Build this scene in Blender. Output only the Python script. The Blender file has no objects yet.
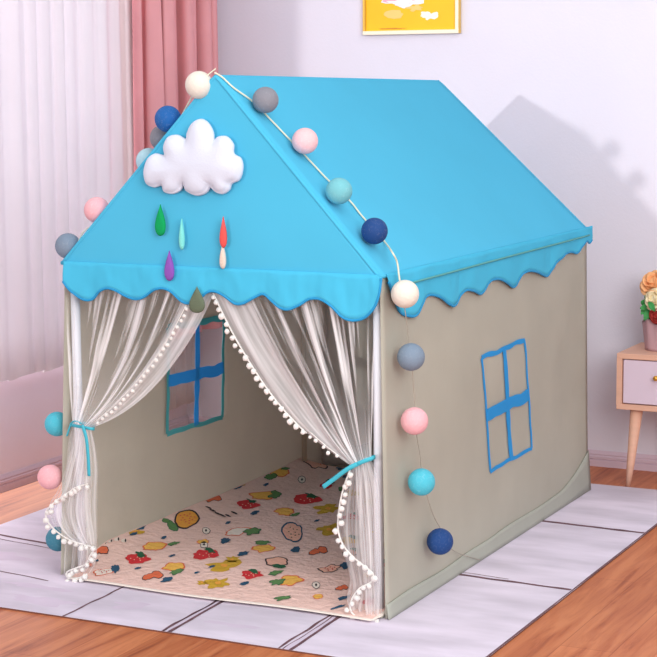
import bpy, bmesh, math, random
from mathutils import Vector, Matrix, noise
random.seed(7)
C = bpy.context.scene.collection
S = bpy.context.scene
# ---------------------------------------------------------------- camera
CAM = Vector((2.7831, -3.95386, 1.32838))
YAW, PITCH, ROLL = [math.radians(a) for a in (-26.39775, 7.74474, -0.43852)]
FPX = 1800.75
_f = Vector((math.sin(YAW)*math.cos(PITCH), math.cos(YAW)*math.cos(PITCH), -math.sin(PITCH)))
_r0 = Vector((math.cos(YAW), -math.sin(YAW), 0)); _u0 = _r0.cross(_f)
_r = _r0*math.cos(ROLL) + _u0*math.sin(ROLL); _u = -_r0*math.sin(ROLL) + _u0*math.cos(ROLL)
cd = bpy.data.cameras.new('camera'); cam = bpy.data.objects.new('camera', cd); C.objects.link(cam)
cam.matrix_world = Matrix(((_r.x, _u.x, -_f.x, CAM.x), (_r.y, _u.y, -_f.y, CAM.y), (_r.z, _u.z, -_f.z, CAM.z), (0, 0, 0, 1)))
cd.sensor_width = 36; cd.lens = 36*FPX/657; cd.clip_start = .05; cd.clip_end = 60
S.camera = cam
# ---------------------------------------------------------------- world, sun, exposure
W = bpy.data.worlds.new('world'); S.world = W; W.use_nodes = True
nt = W.node_tree; nt.nodes.clear()
wo = nt.nodes.new('ShaderNodeOutputWorld'); bg = nt.nodes.new('ShaderNodeBackground')
tc = nt.nodes.new('ShaderNodeTexCoord'); sx = nt.nodes.new('ShaderNodeSeparateXYZ'); cr = nt.nodes.new('ShaderNodeValToRGB')
nt.links.new(tc.outputs['Generated'], sx.inputs[0]); nt.links.new(sx.outputs['Z'], cr.inputs[0])
cr.color_ramp.elements[0].position = 0.0; cr.color_ramp.elements[0].color = (.66, .64, .68, 1)
cr.color_ramp.elements[1].position = 1.0; cr.color_ramp.elements[1].color = (1.0, .99, 1.0, 1)
nt.links.new(cr.outputs[0], bg.inputs[0]); bg.inputs[1].default_value = 0.72
nt.links.new(bg.outputs[0], wo.inputs[0])
sd = bpy.data.lights.new('window_sun', 'SUN'); sun = bpy.data.objects.new('window_sun', sd); C.objects.link(sun)
sd.energy = 0.85; sd.angle = math.radians(1.2); sd.color = (1, .975, .96)
sun.rotation_euler = Vector((.16, 1, -.10)).to_track_quat('-Z', 'Y').to_euler()
sun.location = (.5, -3, 2)
ad = bpy.data.lights.new('added_overhead_fill', 'AREA'); al = bpy.data.objects.new('added_overhead_fill', ad); C.objects.link(al)  # added fill lamp overhead to lift the roof and floor, no fixture there
ad.shape = 'RECTANGLE'; ad.size = 2.4; ad.size_y = 2.4; ad.energy = 40; ad.color = (1, .98, .97)
al.location = (2.2, -1.2, 2.8); al.rotation_euler = (Vector((.7, .6, .2))-Vector(al.location)).to_track_quat('-Z', 'Y').to_euler()
wd = bpy.data.lights.new('added_side_fill', 'AREA'); wl_ = bpy.data.objects.new('added_side_fill', wd); C.objects.link(wl_)  # unseen soft fill added on the camera side to brighten tent interior and curtains
wd.shape = 'RECTANGLE'; wd.size = 2.2; wd.size_y = 1.8; wd.energy = 125; wd.color = (1, .985, .97)
wl_.location = (4.0, -2.9, 2.0); wl_.rotation_euler = (Vector((.3, .8, .5))-Vector(wl_.location)).to_track_quat('-Z', 'Y').to_euler()
ld = bpy.data.lights.new('window_daylight', 'AREA'); ll = bpy.data.objects.new('window_daylight', ld); C.objects.link(ll)
ld.shape = 'RECTANGLE'; ld.size = 2.6; ld.size_y = 1.7; ld.energy = 23; ld.color = (1, .98, 1)
ll.location = (-.765, .66, 1.0); ll.rotation_euler = Vector((1, 0, 0)).to_track_quat('-Z', 'Z').to_euler()
S.cycles.transparent_max_bounces = 32
S.view_settings.view_transform = 'Standard'; S.view_settings.look = 'None'
S.view_settings.exposure = -0.08; S.view_settings.gamma = 1; S.view_settings.use_curve_mapping = False


def on(px, py, ax, v):
    d = _f + _r*((px-328.5)/FPX) - _u*((py-328.5)/FPX)
    return CAM + d*((v-CAM[ax])/d[ax])


def onplane(px, py, p, n):
    d = _f + _r*((px-328.5)/FPX) - _u*((py-328.5)/FPX)
    return CAM + d*(((p-CAM).dot(n))/d.dot(n))


# ---------------------------------------------------------------- materials
def lin(c):
    return tuple((x/255/12.92 if x/255 <= .04045 else ((x/255+.055)/1.055)**2.4) for x in c)


def _new(name):
    m = bpy.data.materials.new(name); m.use_nodes = True
    return m, m.node_tree, m.node_tree.nodes['Principled BSDF']


def mat(name, rgb, rough=.8, metal=0, bump=0, bscale=60, var=0, vscale=8, spec=.3, sheen=0, stretch=(1, 1, 1)):
    m, t, b = _new(name)
    c = lin(rgb)
    b.inputs['Roughness'].default_value = rough; b.inputs['Metallic'].default_value = metal
    b.inputs['Specular IOR Level'].default_value = spec
    if sheen: b.inputs['Sheen Weight'].default_value = sheen
    b.inputs['Base Color'].default_value = (*c, 1)
    if bump or var:
        co = t.nodes.new('ShaderNodeTexCoord'); mp = t.nodes.new('ShaderNodeMapping')
        t.links.new(co.outputs['Object'], mp.inputs[0]); mp.inputs['Scale'].default_value = stretch
    if var:
        n = t.nodes.new('ShaderNodeTexNoise'); n.inputs['Scale'].default_value = vscale; n.inputs['Detail'].default_value = 4
        t.links.new(mp.outputs[0], n.inputs['Vector'])
        r = t.nodes.new('ShaderNodeValToRGB'); r.color_ramp.elements[0].position = .3; r.color_ramp.elements[1].position = .7
        r.color_ramp.elements[0].color = (*[x*(1-var) for x in c], 1); r.color_ramp.elements[1].color = (*[min(1, x*(1+var)) for x in c], 1)
        t.links.new(n.outputs['Fac'], r.inputs[0]); t.links.new(r.outputs[0], b.inputs['Base Color'])
    if bump:
        n = t.nodes.new('ShaderNodeTexNoise'); n.inputs['Scale'].default_value = bscale; n.inputs['Detail'].default_value = 3
        t.links.new(mp.outputs[0], n.inputs['Vector'])
        bp = t.nodes.new('ShaderNodeBump'); bp.inputs['Strength'].default_value = bump; bp.inputs['Distance'].default_value = .01
        t.links.new(n.outputs['Fac'], bp.inputs['Height']); t.links.new(bp.outputs[0], b.inputs['Normal'])
    return m


def canvas(name, rgb, var=.05, bump=.25, transl=0.0, trgb=None):
    """woven fabric: fine thread noise plus broad soft creases"""
    m = mat(name, rgb, .9, bump=bump, bscale=9, var=var, vscale=5, spec=.15)
    t = m.node_tree; b = t.nodes['Principled BSDF']
    if transl:
        tr = t.nodes.new('ShaderNodeBsdfTranslucent'); tr.inputs[0].default_value = (*lin(trgb or rgb), 1)
        mx = t.nodes.new('ShaderNodeMixShader'); mx.inputs[0].default_value = transl
        out = t.nodes['Material Output']
        t.links.new(b.outputs[0], mx.inputs[1]); t.links.new(tr.outputs[0], mx.inputs[2]); t.links.new(mx.outputs[0], out.inputs[0])
    return m


def tulle(name, rgb, lo, hi, scale=(60, 60, 2), cut=(.35, .7), bunch=0.0):
    """sheer net: transparent between threads, denser where the weave is bunched"""
    m, t, b = _new(name)
    b.inputs['Base Color'].default_value = (*lin(rgb), 1); b.inputs['Roughness'].default_value = .9
    b.inputs['Specular IOR Level'].default_value = .1
    tl = t.nodes.new('ShaderNodeBsdfTranslucent'); tl.inputs[0].default_value = (*lin(rgb), 1)
    m1 = t.nodes.new('ShaderNodeMixShader'); m1.inputs[0].default_value = .25
    tr = t.nodes.new('ShaderNodeBsdfTransparent'); m2 = t.nodes.new('ShaderNodeMixShader')
    co = t.nodes.new('ShaderNodeTexCoord'); mp = t.nodes.new('ShaderNodeMapping'); mp.inputs['Scale'].default_value = scale
    n = t.nodes.new('ShaderNodeTexNoise'); n.inputs['Scale'].default_value = 1; n.inputs['Detail'].default_value = 3
    r = t.nodes.new('ShaderNodeMapRange'); r.inputs[1].default_value = cut[0]; r.inputs[2].default_value = cut[1]
    r.inputs[3].default_value = lo; r.inputs[4].default_value = hi
    t.links.new(co.outputs['UV'], mp.inputs[0]); t.links.new(mp.outputs[0], n.inputs['Vector']); t.links.new(n.outputs['Fac'], r.inputs[0])
    out = t.nodes['Material Output']
    sp_ = t.nodes.new('ShaderNodeSeparateXYZ'); pw = t.nodes.new('ShaderNodeMath'); pw.operation = 'POWER'; pw.inputs[1].default_value = 3
    ma = t.nodes.new('ShaderNodeMath'); ma.operation = 'MULTIPLY_ADD'; ma.inputs[1].default_value = bunch; ma.use_clamp = True
    t.links.new(co.outputs['UV'], sp_.inputs[0]); t.links.new(sp_.outputs['Y'], pw.inputs[0]); t.links.new(pw.outputs[0], ma.inputs[0]); t.links.new(r.outputs[0], ma.inputs[2])
    t.links.new(b.outputs[0], m1.inputs[1]); t.links.new(tl.outputs[0], m1.inputs[2])
    t.links.new(ma.outputs[0], m2.inputs[0]); t.links.new(tr.outputs[0], m2.inputs[1]); t.links.new(m1.outputs[0], m2.inputs[2])
    t.links.new(m2.outputs[0], out.inputs[0])
    return m


def floor_wood():
    m, t, b = _new('laminate_wood')
    b.inputs['Roughness'].default_value = .42; b.inputs['Specular IOR Level'].default_value = .3
    co = t.nodes.new('ShaderNodeTexCoord')
    mp = t.nodes.new('ShaderNodeMapping'); mp.inputs['Scale'].default_value = (26, 2.2, 1)
    n = t.nodes.new('ShaderNodeTexNoise'); n.inputs['Scale'].default_value = 1.0; n.inputs['Detail'].default_value = 7; n.inputs['Roughness'].default_value = .62; n.inputs['Distortion'].default_value = .6
    r = t.nodes.new('ShaderNodeValToRGB')
    e = r.color_ramp.elements; e[0].position = .32; e[0].color = (*lin((150, 76, 46)), 1); e[1].position = .62; e[1].color = (*lin((208, 130, 86)), 1)
    k = r.color_ramp.elements.new(.44); k.color = (*lin((186, 106, 66)), 1)
    t.links.new(co.outputs['Object'], mp.inputs[0]); t.links.new(mp.outputs[0], n.inputs['Vector']); t.links.new(n.outputs['Fac'], r.inputs[0])
    br = t.nodes.new('ShaderNodeTexBrick'); mp2 = t.nodes.new('ShaderNodeMapping'); mp2.inputs['Rotation'].default_value = (0, 0, math.pi/2)
    br.inputs['Scale'].default_value = 1; br.inputs['Brick Width'].default_value = 1.2; br.inputs['Row Height'].default_value = .13
    br.inputs['Mortar Size'].default_value = .0012; br.inputs['Color1'].default_value = (1, 1, 1, 1); br.inputs['Color2'].default_value = (.90, .88, .86, 1); br.inputs['Mortar'].default_value = (.7, .6, .55, 1)
    t.links.new(co.outputs['Object'], mp2.inputs[0]); t.links.new(mp2.outputs[0], br.inputs['Vector'])
    mx = t.nodes.new('ShaderNodeMix'); mx.data_type = 'RGBA'; mx.blend_type = 'MULTIPLY'; mx.inputs[0].default_value = 1
    t.links.new(r.outputs[0], mx.inputs[6]); t.links.new(br.outputs['Color'], mx.inputs[7]); t.links.new(mx.outputs[2], b.inputs['Base Color'])
    return m


def cotton(name, rgb):
    """thread-wound ball with pale speckle"""
    m, t, b = _new(name)
    b.inputs['Roughness'].default_value = .8
    co = t.nodes.new('ShaderNodeTexCoord')
    w = t.nodes.new('ShaderNodeTexNoise'); w.inputs['Scale'].default_value = 75; w.inputs['Detail'].default_value = 3; w.inputs['Distortion'].default_value = 2.5
    t.links.new(co.outputs['Object'], w.inputs['Vector'])
    r = t.nodes.new('ShaderNodeValToRGB'); c = lin(rgb)
    r.color_ramp.elements[0].position = .54; r.color_ramp.elements[0].color = (*c, 1)
    r.color_ramp.elements[1].position = .82; r.color_ramp.elements[1].color = (*[min(1, x*.9+.15*max(c)+.04) for x in c], 1)
    t.links.new(w.outputs['Fac'], r.inputs[0]); t.links.new(r.outputs[0], b.inputs['Base Color'])
    bp = t.nodes.new('ShaderNodeBump'); bp.inputs['Strength'].default_value = .5; bp.inputs['Distance'].default_value = .003
    t.links.new(w.outputs['Fac'], bp.inputs['Height']); t.links.new(bp.outputs[0], b.inputs['Normal'])
    return m


BLUE = (80, 187, 224)
M = {
    'wall': mat('painted_plaster', (228, 224, 236), .85, bump=.06, bscale=120, var=.02, vscale=2),
    'wall_pink': mat('pink_painted_plaster', (242, 226, 236), .85, bump=.06, bscale=120, var=.03, vscale=2),
    'base': mat('baseboard_paint', (214, 192, 206), .5),
    'roof': canvas('blue_roof_fabric', BLUE, .02, .12, .08, (206, 226, 232)),
    'valance': canvas('blue_valance_fabric', (74, 184, 220), .03, .2),
    'piping': mat('blue_piping', (36, 146, 200), .7),
    'seam': mat('teal_seam', (90, 165, 165), .8),
    'canvas': canvas('beige_canvas', (202, 202, 189), .06, .4, .38, (222, 212, 200)),
    'hem': canvas('grey_hem_canvas', (166, 168, 158), .05, .3),
    'tape': canvas('bright_blue_tape', (62, 172, 236), .03, .2, .35, (120, 205, 255)),
    'tape_teal': canvas('teal_tape', (104, 198, 204), .03, .2, .3),
    'pole': mat('white_plastic_pole', (226, 228, 236), .4),
    'wood_pole': mat('pale_wood_pole', (205, 190, 170), .6),
    'felt': mat('white_felt', (214, 219, 234), .95, bump=.12, bscale=220, spec=.1, sheen=.2),
    'pom': mat('white_pompom', (250, 248, 244), .95, bump=.6, bscale=400, spec=.05),
    'ribbon': mat('cyan_ribbon', (70, 185, 205), .6),
    'cord': mat('cream_cord', (226, 222, 200), .7),
    'cord_grey': mat('clear_wire', (170, 160, 148), .6),
    'rug': mat('mauve_plank_rug', (216, 207, 222), .9, bump=.1, bscale=300, var=.17, vscale=2.6, stretch=(1.2, 3.5, 1)),
    'rug_line': mat('brown_plank_line', (112, 82, 90), .9, var=.3, vscale=30),
    'rug_smudge': mat('grey_wood_smudge', (214, 201, 219), .9, var=.05, vscale=12),
    'rug_edge': mat('rug_binding', (120, 78, 66), .9),
    'mat': mat('pink_quilted_cotton', (240, 203, 192), .9, bump=.7, bscale=48, var=.03, vscale=30),
    'mat_edge': mat('cream_binding', (238, 226, 216), .9),
    'wood': mat('pinkish_beech', (226, 178, 154), .5, var=.05, vscale=6, stretch=(1, 1, 12)),
    'drawer': mat('lilac_drawer_front', (222, 204, 220), .45),
    'gold': mat('brass', (214, 160, 70), .3, metal=.8),
    'sheer': canvas('white_sheer_curtain', (244, 238, 242), .02, .05, .28),
    'liner': canvas('pale_long_curtain', (240, 234, 234), .02, .05, .3),
    'pink': canvas('pink_curtain', (240, 168, 172), .05, .1, .10),
    'tulle': tulle('white_tulle', (255, 253, 255), .04, .9, (17, .8, 1), (.48, .62), .3),
    'tulle2': tulle('gathered_tulle', (255, 253, 255), .42, .92, (20, 1.2, 1), (.40, .66)),
    'tulle3': tulle('hanging_tulle', (255, 253, 255), .16, .6, (16, .8, 1), (.40, .66)),
    'net': tulle('grey_mesh_net', (215, 208, 200), .08, .2, (200, 200, 1)),
    'frame': mat('gold_frame', (232, 190, 90), .3, metal=.35),
    'frame_highlight': mat('gold_frame_highlight', (250, 240, 214), .4),  # cream tone is the gold frame's highlight, put into the colour
}


# ---------------------------------------------------------------- mesh helpers
def link(name, bm, m, parent=None, smooth=True, solid=0, sub=0, auto=False):
    me = bpy.data.meshes.new(name)
    bmesh.ops.recalc_face_normals(bm, faces=bm.faces)
    bm.to_mesh(me); bm.free()
    for mm in (m if isinstance(m, (list, tuple)) else [m]): me.materials.append(mm)
    o = bpy.data.objects.new(name, me); C.objects.link(o)
    if smooth:
        for p in me.polygons: p.use_smooth = True
    if parent:
        o.parent = parent
        w = parent
        loc = Vector((0, 0, 0))
        while w: loc += w.location; w = w.parent
        o.location = (0, 0, 0)
        me.transform(Matrix.Translation(-loc))
    if solid:
        s = o.modifiers.new('solid', 'SOLIDIFY'); s.thickness = solid; s.offset = 0
    if sub:
        s = o.modifiers.new('sub', 'SUBSURF'); s.levels = sub; s.render_levels = sub
    return o


def thing(name, label, cat, loc=(0, 0, 0), group=None):
    o = bpy.data.objects.new(name, None); C.objects.link(o); o.location = loc; o.empty_display_size = .1
    o['label'] = label; o['category'] = cat
    if group: o['group'] = group
    return o


def tag(o, label, cat):
    o['label'] = label; o['category'] = cat; return o


def struct(o):
    o['kind'] = 'structure'; return o


def box(bm, lo, hi, bev=0, mi=0):
    lo, hi = Vector(lo), Vector(hi)
    r = bmesh.ops.create_cube(bm, size=1, matrix=Matrix.Translation((lo+hi)/2) @ Matrix.Diagonal((*(hi-lo), 1)))
    vs = r['verts']
    fs = list({f for v in vs for f in v.link_faces})
    for f in fs: f.material_index = mi
    if bev:
        es = list({e for v in vs for e in v.link_edges})
        bmesh.ops.bevel(bm, geom=es, offset=bev, segments=3, profile=.5, affect='EDGES', material=mi)
    return fs


def surf(bm, fn, nu, nv, uvf=None, skip=None, closed_u=False, mi=0, us=None, vs=None):
    us = us or [i/nu for i in range(nu+1)]; vs = vs or [j/nv for j in range(nv+1)]
    g = [[bm.verts.new(fn(u, v)) for v in vs] for u in us]
    uv = bm.loops.layers.uv.verify()
    for i in range(len(us)-1):
        for j in range(len(vs)-1):
            if skip and skip((us[i]+us[i+1])/2, (vs[j]+vs[j+1])/2): continue
            f = bm.faces.new((g[i][j], g[i+1][j], g[i+1][j+1], g[i][j+1])); f.material_index = mi
            for l, (a, b) in zip(f.loops, ((i, j), (i+1, j), (i+1, j+1), (i, j+1))): l[uv].uv = (us[a], vs[b])
    return g


def spline(pts, n=8, closed=False):
    pts = [Vector(p) for p in pts]; out = []
    N = len(pts)
    for i in range(N if closed else N-1):
        if closed: p0, p1, p2, p3 = (pts[(i+k) % N] for k in (-1, 0, 1, 2))
        else: p0, p1, p2, p3 = pts[max(i-1, 0)], pts[i], pts[i+1], pts[min(i+2, N-1)]
        for k in range(n):
            t = k/n
            out.append(.5*((2*p1)+(p2-p0)*t+(2*p0-5*p1+4*p2-p3)*t*t+(-p0+3*p1-3*p2+p3)*t**3))
    if not closed: out.append(pts[-1])
    return out


def tube(bm, pts, r, seg=8, mi=0, caps=True, flat=None):
    """tube along pts; r number or list; flat=(a,b) gives a ribbon section"""
    pts = [Vector(p) for p in pts]; rings = []
    up = Vector((0, 0, 1)); prev = None
    for i, p in enumerate(pts):
        t = (pts[min(i+1, len(pts)-1)]-pts[max(i-1, 0)]).normalized()
        n = prev - t*prev.dot(t) if prev else t.cross(up if abs(t.z) < .9 else Vector((1, 0, 0)))
        if n.length < 1e-6: n = t.orthogonal()
        n.normalize(); prev = n; b = t.cross(n)
        rr = r[i] if isinstance(r, (list, tuple)) else r
        rings.append([bm.verts.new(p+(n*math.cos(2*math.pi*k/seg)+b*math.sin(2*math.pi*k/seg))*rr) for k in range(seg)])
    for a, b in zip(rings, rings[1:]):
        for k in range(seg):
            bm.faces.new((a[k], a[(k+1) % seg], b[(k+1) % seg], b[k])).material_index = mi
    if caps:
        bm.faces.new(rings[0][::-1]).material_index = mi; bm.faces.new(rings[-1]).material_index = mi


def ribbon(bm, pts, w, wid, th=.0012, mi=0):
    """flat band along pts, its width along the vector wid (a vector or one per point)"""
    pts = [Vector(p) for p in pts]; rows = []
    for i, p in enumerate(pts):
        t = (pts[min(i+1, len(pts)-1)]-pts[max(i-1, 0)]).normalized()
        d = (wid[i] if isinstance(wid, list) else Vector(wid)); d = (d-t*d.dot(t)).normalized(); n = t.cross(d)
        ww = w[i] if isinstance(w, list) else w
        rows.append([bm.verts.new(p+d*ww/2*a+n*th/2*b) for a, b in ((-1, -1), (1, -1), (1, 1), (-1, 1))])
    for a, b in zip(rows, rows[1:]):
        for k in range(4): bm.faces.new((a[k], a[(k+1) % 4], b[(k+1) % 4], b[k])).material_index = mi
    bm.faces.new(rows[0][::-1]).material_index = mi; bm.faces.new(rows[-1]).material_index = mi


def ball(bm, c, r, seg=16, mi=0, squash=1):
    g = bmesh.ops.create_uvsphere(bm, u_segments=seg, v_segments=max(6, seg*2//3), radius=r, matrix=Matrix.Translation(c) @ Matrix.Diagonal((1, 1, squash, 1)))
    for f in {f for v in g['verts'] for f in v.link_faces}: f.material_index = mi


def lathe(bm, prof, c, seg=24, mi=0):
    rings = [[bm.verts.new((c[0]+r*math.cos(2*math.pi*k/seg), c[1]+r*math.sin(2*math.pi*k/seg), c[2]+z)) for k in range(seg)] for r, z in prof]
    for a, b in zip(rings, rings[1:]):
        for k in range(seg): bm.faces.new((a[k], a[(k+1) % seg], b[(k+1) % seg], b[k])).material_index = mi


def pillow(bm, outline, nrm, h, rings=10, back=.25, mi=0, quilt=0):
    """puffed shape with the given outline (star-shaped about its centre), domed along nrm, flatter at its back"""
    c = sum(outline, Vector())/len(outline); nrm = Vector(nrm)
    def ring(s, sg):
        k = math.sqrt(max(0, 1-s**3))
        if quilt and s > .8: k *= 1-.25*math.exp(-((s-.93)/.02)**2)
        return [bm.verts.new(c+(p-c)*s+nrm*h*k*sg) for p in outline]
    N = len(outline)
    for sg, top in ((1, True), (-back, False)):
        rs = [ring(1-(1-math.cos(math.pi/2*i/rings))*.0-(i/rings)**1.4*.97, sg) for i in range(rings+1)]
        for a, b in zip(rs, rs[1:]):
            for k in range(N):
                bm.faces.new((a[k], a[(k+1) % N], b[(k+1) % N], b[k])).material_index = mi
        bm.faces.new(rs[-1]).material_index = mi
    bmesh.ops.remove_doubles(bm, verts=bm.verts, dist=1e-5)


def nz(p, s, a): return noise.noise(Vector(p)*s)*a


# ---------------------------------------------------------------- room
XL, YB = -.78, 1.98
bm = bmesh.new(); box(bm, (XL-.1, -2.2, -.05), (3.2, YB+.1, 0)); struct(link('floor', bm, floor_wood(), smooth=False))
bm = bmesh.new(); box(bm, (XL-.1, YB, 0), (3.2, YB+.1, 2.5)); struct(link('wall_back', bm, M['wall'], smooth=False))
bm = bmesh.new(); box(bm, (XL-.1, -1.2, 0), (XL, YB, 2.5)); struct(link('wall_left', bm, M['wall_pink'], smooth=False))
PROF = [(0, 0), (.012, 0), (.012, .022), (.009, .0245), (.012, .027), (.012, .036), (.0085, .039), (.0095, .044), (.006, .050), (.003, .055), (0, .056)]
bm = bmesh.new(); rows = [[bm.verts.new((x, YB-.0005-a, b)) for a, b in PROF] for x in (XL+.012, 3.2)]
for k in range(len(PROF)-1): bm.faces.new((rows[0][k], rows[0][k+1], rows[1][k+1], rows[1][k]))
struct(link('baseboard_back', bm, M['base'], smooth=False))
bm = bmesh.new(); rows = [[bm.verts.new((XL+.0005+a, y, b)) for a, b in PROF] for y in (-1.2, YB)]
for k in range(len(PROF)-1): bm.faces.new((rows[0][k], rows[0][k+1], rows[1][k+1], rows[1][k]))
struct(link('baseboard_left', bm, M['base'], smooth=False))


# ---------------------------------------------------------------- window curtains
def drape(name, m, y0, y1, x, ztop, zbot, waves, amp, seed, label, n=400, gather=0):
    rnd = random.Random(seed); ph = [rnd.random()*6.28 for _ in range(5)]
    def f(u, v):
        y = y0+(y1-y0)*u; z = ztop+(zbot-ztop)*v
        uu = u+.012*math.sin(2*math.pi*u*3+ph[3])
        w = math.sin(2*math.pi*waves*uu+ph[0]+.5*v*math.sin(ph[1]+5*u))
        w2 = math.sin(2*math.pi*waves*.43*uu+ph[1]+.4*v)
        w3 = math.sin(2*math.pi*waves*2.3*u+ph[2])
        a = amp*(.75+.35*v)
        return Vector((x+a*(.7*w+.4*w2+.12*w3), y+amp*.25*math.sin(4*math.pi*waves*uu+ph[0]), z+.010*(.5*w+.5*w2)*v))
    bm = bmesh.new(); surf(bm, f, n, 10)
    o = link(name, bm, m, solid=.002)
    return tag(o, label, 'curtain')


drape('sheer_curtain', M['sheer'], -.55, 1.44, -.70, 1.9, .387, 22, .016, 3, 'wide white sheer curtain hanging in fine folds along the window wall')
drape('sheer_curtain', M['liner'], 1.48, 1.95, -.715, 1.9, .12, 7, .013, 5, 'long pale curtain behind the pink one, seen low through the tent window')
drape('pink_curtain', M['pink'], 1.44, 1.93, -.605, 1.9, .42, 7.3, .056, 11, 'dusty pink curtain drawn into deep folds at the room corner', 240)

# ---------------------------------------------------------------- rug
def strip(bm, a, b, w, z, mi, wob=.004, seed=0):
    a, b = Vector((*a, z)), Vector((*b, z)); d = (b-a).normalized(); s = Vector((-d.y, d.x, 0)); n = 24; rows = []
    for i in range(n+1):
        t = i/n; c = a.lerp(b, t)+s*noise.noise(Vector((t*4, seed, 0)))*wob
        ww = w*(1+.5*noise.noise(Vector((t*7, seed+9, 0))))
        rows.append((bm.verts.new(c-s*ww/2), bm.verts.new(c+s*ww/2)))
    for p, q in zip(rows, rows[1:]): bm.faces.new((p[0], q[0], q[1], p[1])).material_index = mi


def blob(bm, c, rx, ry, z, mi, seed=0, n=18, rough=.3, rot=0):
    vs = []
    for k in range(n):
        a = 2*math.pi*k/n; q = 1+rough*noise.noise(Vector((math.cos(a)*1.6, math.sin(a)*1.6, seed*3.1)))*1.5
        x, y = rx*q*math.cos(a), ry*q*math.sin(a)
        vs.append(bm.verts.new((c[0]+x*math.cos(rot)-y*math.sin(rot), c[1]+x*math.sin(rot)+y*math.cos(rot), z)))
    bm.faces.new(vs).material_index = mi


RX0, RX1, RY0, RY1 = -.50, 1.312, -.315, 1.685
bm = bmesh.new()
fs = box(bm, (RX0, RY0, .0003), (RX1, RY1, .004))
for f in fs:
    if abs(f.normal.z) < .5: f.material_index = 3
bm.normal_update()
for f in bm.faces: f.material_index = 0 if f.normal.z > .5 else 3
zt = .0045
for x in (.215, .505, .83): strip(bm, (x+.01, RY0), (x, .0), .007, zt, 1, .006, x*9)
for x in (.525, .86): strip(bm, (x, RY0), (x-.012, .03), .026, zt-.0003, 2, .003, x*7)
strip(bm, (RX1-.003, RY0), (RX1-.003, RY1), .006, zt, 1, .0, 77)
for x in (.53, .865): strip(bm, (x+.005, RY0), (x-.01, .05), .010, zt+.0002, 1, .004, x*9+2)
for x in (.518, .85): strip(bm, (x, RY0), (x-.01, .0), .003, zt, 1, .004, x*9+5)
for y, w in ((.455, .014), (1.12, .017)): strip(bm, (.95, y+.01), (1.305, y-.008), w, zt, 1, .006, y*9)
strip(bm, (.96, .49), (1.12, .475), .004, zt, 1, .003, 31)
for y, w in ((.275, .011), (.24, .004), (.70, .008), (-.02, .006)): strip(bm, (RX0, y+.03), (.0, y-.04), w, zt, 1, .006, y*9+3)
for (x, y, a, b, s) in ((.09, -.22, .10, .028, 1), (.33, -.16, .05, .03, 2), (.0, -.12, .09, .018, 3), (.66, -.2, .07, .016, 4), (-.3, .1, .1, .04, 8), (-.1, -.24, .08, .02, 9)):
    blob(bm, (x, y), a, b, zt-.0002, 2, s, 24, .6)
rug = tag(link('rug', bm, [M['rug'], M['rug_line'], M['rug_smudge'], M['rug_edge']], smooth=False), 'large pale mauve rug printed with weathered planks under the play tent', 'rug')

# ---------------------------------------------------------------- tent
TW, TD, EI, EF, EB, EH, AX, RF, RB, RH = .974, 1.59, .0245, .0247, 1.618, .862, .5, .0247, 1.456, 1.35
Z0 = .006
tent = thing('play_tent', 'house-shaped play tent with blue scalloped roof and beige canvas walls', 'tent', (.487, .777, Z0))


def xr(z): return TW-EI*z/EH        # the right wall's and left wall's own plane at height z
def xl(z): return EI*z/EH
def yf(z): return EF*z/EH
def yb(z): return TD+(EB-TD)*z/EH


def wr(y, z):                          # right wall surface with slack
    k = math.sin(math.pi*min(1, max(0, y/TD)))*math.sin(math.pi*min(1, max(0, z/EH)))
    return Vector((xr(z)+.006*k*(noise.noise(Vector((y*3, z*3, 1)))*1.5)+.003*k, y, z))


def wl(y, z):
    k = math.sin(math.pi*min(1, max(0, y/TD)))*math.sin(math.pi*min(1, max(0, z/EH)))
    return Vector((xl(z)-.005*k*noise.noise(Vector((y*3, z*3, 7))), y, z))


bm = bmesh.new()
surf(bm, lambda u, v: wr(yf(Z0+(EH-Z0)*v)+(yb(Z0+(EH-Z0)*v)-yf(Z0+(EH-Z0)*v))*u, Z0+(EH-Z0)*v), 60, 36)
link('side_wall', bm, M['canvas'], tent, solid=.002)['label'] = 'beige canvas wall beside the string of cotton balls'
# left wall with its window hole
wy0, wy1, wz0, wz1 = .549, .879, .30, .62
bm = bmesh.new()
ys = sorted(set([i/36*1.57 for i in range(37)]+[wy0, wy1])); zs = sorted(set([Z0+i/24*(EH-Z0) for i in range(25)]+[wz0, wz1]))
surf(bm, lambda u, v: wl(yf(v)+u*(yb(v)-yf(v))/1.57 if not (wy0-.08 < u < wy1+.08) else u, v), 0, 0, us=ys, vs=zs,
     skip=lambda u, v: wy0 < u < wy1 and wz0 < v < wz1)
link('side_wall', bm, M['canvas'], tent, solid=.002)['label'] = 'beige canvas wall with a net window'
bm = bmesh.new()
surf(bm, lambda u, v: Vector((xl(Z0+(EH-Z0)*v)+(xr(Z0+(EH-Z0)*v)-xl(Z0+(EH-Z0)*v))*u, yb(Z0+(EH-Z0)*v)+nz((u*3, v*3, 4), 1, .006)*math.sin(math.pi*u), Z0+(EH-Z0)*v)), 40, 30)
link('back_wall', bm, M['canvas'], tent, solid=.002)
bm = bmesh.new(); box(bm, (.012, .004, Z0), (TW-.012, TD-.01, Z0+.003)); link('ground_sheet', bm, M['canvas'], tent)

# grey hem turned up from the ground sheet along the right wall
bm = bmesh.new()
def hemz(y): return .042+.016*y/TD+.0*y+(.075*max(0, (y-1.3)/.29)**1.6)+nz((y*4, 0, 0), 1, .006)
surf(bm, lambda u, v: Vector((TW+.004+.005*(1-v)-EI*hemz(u*(TD+.006))*v/EH, -.002+u*(TD+.006), .005+(hemz(u*(TD+.006))-.005)*v)), 60, 4)
link('hem_band', bm, M['hem'], tent, solid=.003)['label'] = 'grey-green hem along the wall foot'

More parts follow.
